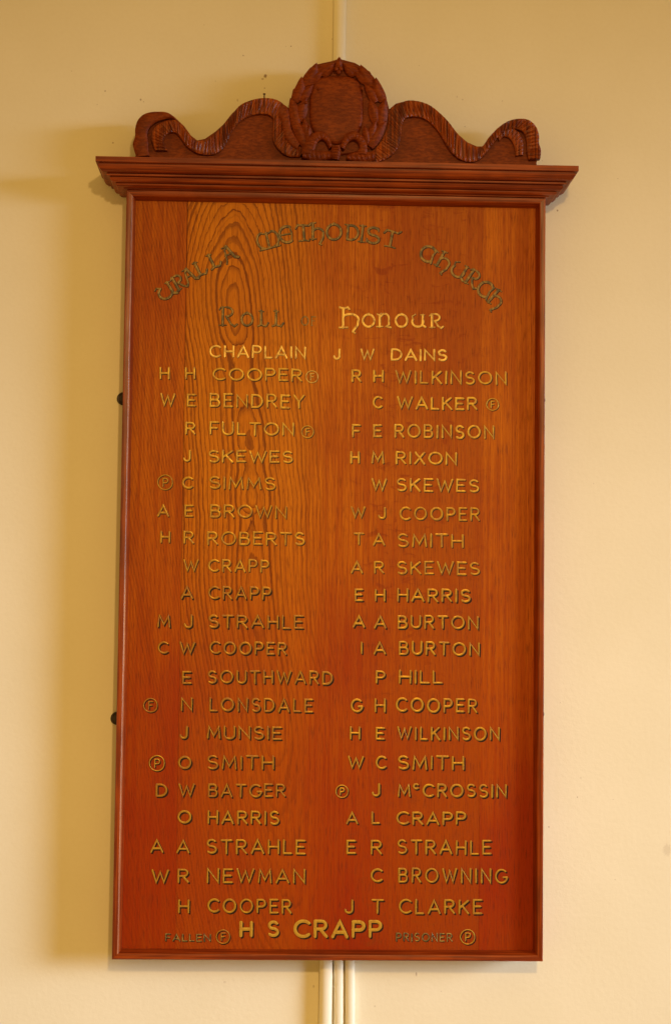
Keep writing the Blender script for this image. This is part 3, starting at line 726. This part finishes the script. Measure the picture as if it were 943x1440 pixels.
# small key at the foot
lay(word('FALLEN',232.2,296.3,1312.8,1324.4,sw=1.7), M_dull, M_shade, (1.0*MM, 1.0*MM), 'key_lettering', 1.0)
lay(word('PRISONER',556,635.5,1311.6,1324.4,sw=1.7), M_dull, M_shade, (1.0*MM, 1.0*MM), 'key_lettering', 0.9)
for ch, x, y, r, gi, sh in (('F',438.4,529.8,8.6,2,0),('F',432,607.2,8.6,3,1),('P',232.2,678.2,10.6,1,1),('F',691.8,568.7,8.6,3,1),('F',211.6,991.7,9.6,0,2),
                            ('P',220.7,1073.2,10.7,1,2),('P',480.4,1112.8,8.7,1,2),('F',313.4,1317.2,9.4,0,2),('P',656.8,1317.5,10.2,1,2)):
    m_, o_, ws = SHADE[sh]
    lay(badge(ch, x, y, r), GILT[gi], m_, (o_*.75*MM, o_*.75*MM), 'circled_letter', ws)
# heading: letters set one by one round an arch
def lomb(ch, cx, cy, h, rot, sw=1.6, wx=1.0):
    px, pz = W(cx, cy, YP); k = 0.985*MM; out = []
    w = LB[ch][0]; c_, s_ = cos(radians(rot)), sin(radians(rot))
    for wt, pts in LB[ch][1]:
        q = []
        for u, v_ in pts:
            a, b_ = (u-w/2)*h*k*wx, (v_-.5)*h*k
            q.append((px+a*c_-b_*s_, pz+a*s_+b_*c_))
        out.append((q, sw*wt*k))
    return out
ARCH = [[('U',233.5,409,17,30,1.15),('R',251,396.5,17,30,1),('A',265.5,387,17,29,1),('L',280.5,377,17,28,1.05),('L',300,366,17,27,1.05),('A',321,356,18,25,1)],
        [('M',376,337,20,14,1.1),('E',402,329.5,20,9,1),('T',426,327,20,5,1),('h',446,325,19,1,1),('O',469,325.5,19,-1,1),('D',494,326.5,19,-4,1),('I',508.5,328.5,19,-6,1),('S',524,330.5,19,-7,1.1),('T',549,335.5,20,-10,1.05)],
        [('C',602.5,357,20,-27,1.05),('h',624.5,367,19,-29,1),('u',645.5,379.5,19,-31,1.1),('R',664.5,391,19,-34,1.0),('c',683,407,20,-38,1.0),('h',698,420.5,19,-41,1.0)]]
for wd in ARCH:
    st = []
    for ch, cx, cy, h, rot, wx in wd: st += lomb(ch, cx, cy, h*1.24, rot, 2.6, wx*1.12)
    lay(st, M_dull, M_shade, (.5*MM, .5*MM), 'heading_lettering', 1.35)
st = []
for ch, cx, cy, h, wx in (('R',319.5,444.5,27,1.15),('O',347,448.5,19,1.05),('L',369.5,447.5,22,1.0),('L',390.5,447.5,22,1.05)): st += lomb(ch, cx, cy, h, -.5, 2.3, wx)
lay(st, M_dull, M_shade, (.5*MM, .5*MM), 'heading_lettering', 1.3)
st = []
for ch, cx, cy, h, wx in (('O',428.5,451,13,.95),('F',440,451.5,13,.95)): st += lomb(ch, cx, cy, h, -.5, 1.5, wx)
lay(st, M_dull, None, None, 'heading_lettering', .9)
st = []
for ch, cx, cy, h, wx in (('H',490.5,450.5,22,1.5),('O',517.8,450.5,19,1.1),('n',539.5,450,20,1.15),('O',564,450.5,19,1.1),('u',588,450.5,19.5,1.25),('R',612,451,20,1.2)): st += lomb(ch, cx, cy, h, -.5, 2.5, wx)
lay(st, M_bright, M_shade_thin, (.7*MM, .7*MM), 'heading_lettering', .9)

# ------------------------------------------------------------------ the nail above the carving
bm = bmesh.new(); x, z = W(371.5, 134.5, -0.05)
bmesh.ops.create_cone(bm, cap_ends=True, segments=10, radius1=0.0011, radius2=0.0009, depth=0.010, matrix=Matrix.Translation((0, 0, -0.003)))
bmesh.ops.create_cone(bm, cap_ends=True, segments=12, radius1=0.0020, radius2=0.0017, depth=0.0012, matrix=Matrix.Translation((0, 0, 0.0025)))
nail = link('nail', bm, M_nail); nail.location = (x, -0.05, z)
nail['label'] = 'small rusty nail standing in the top edge of the carved crest'; nail['category'] = 'nail'
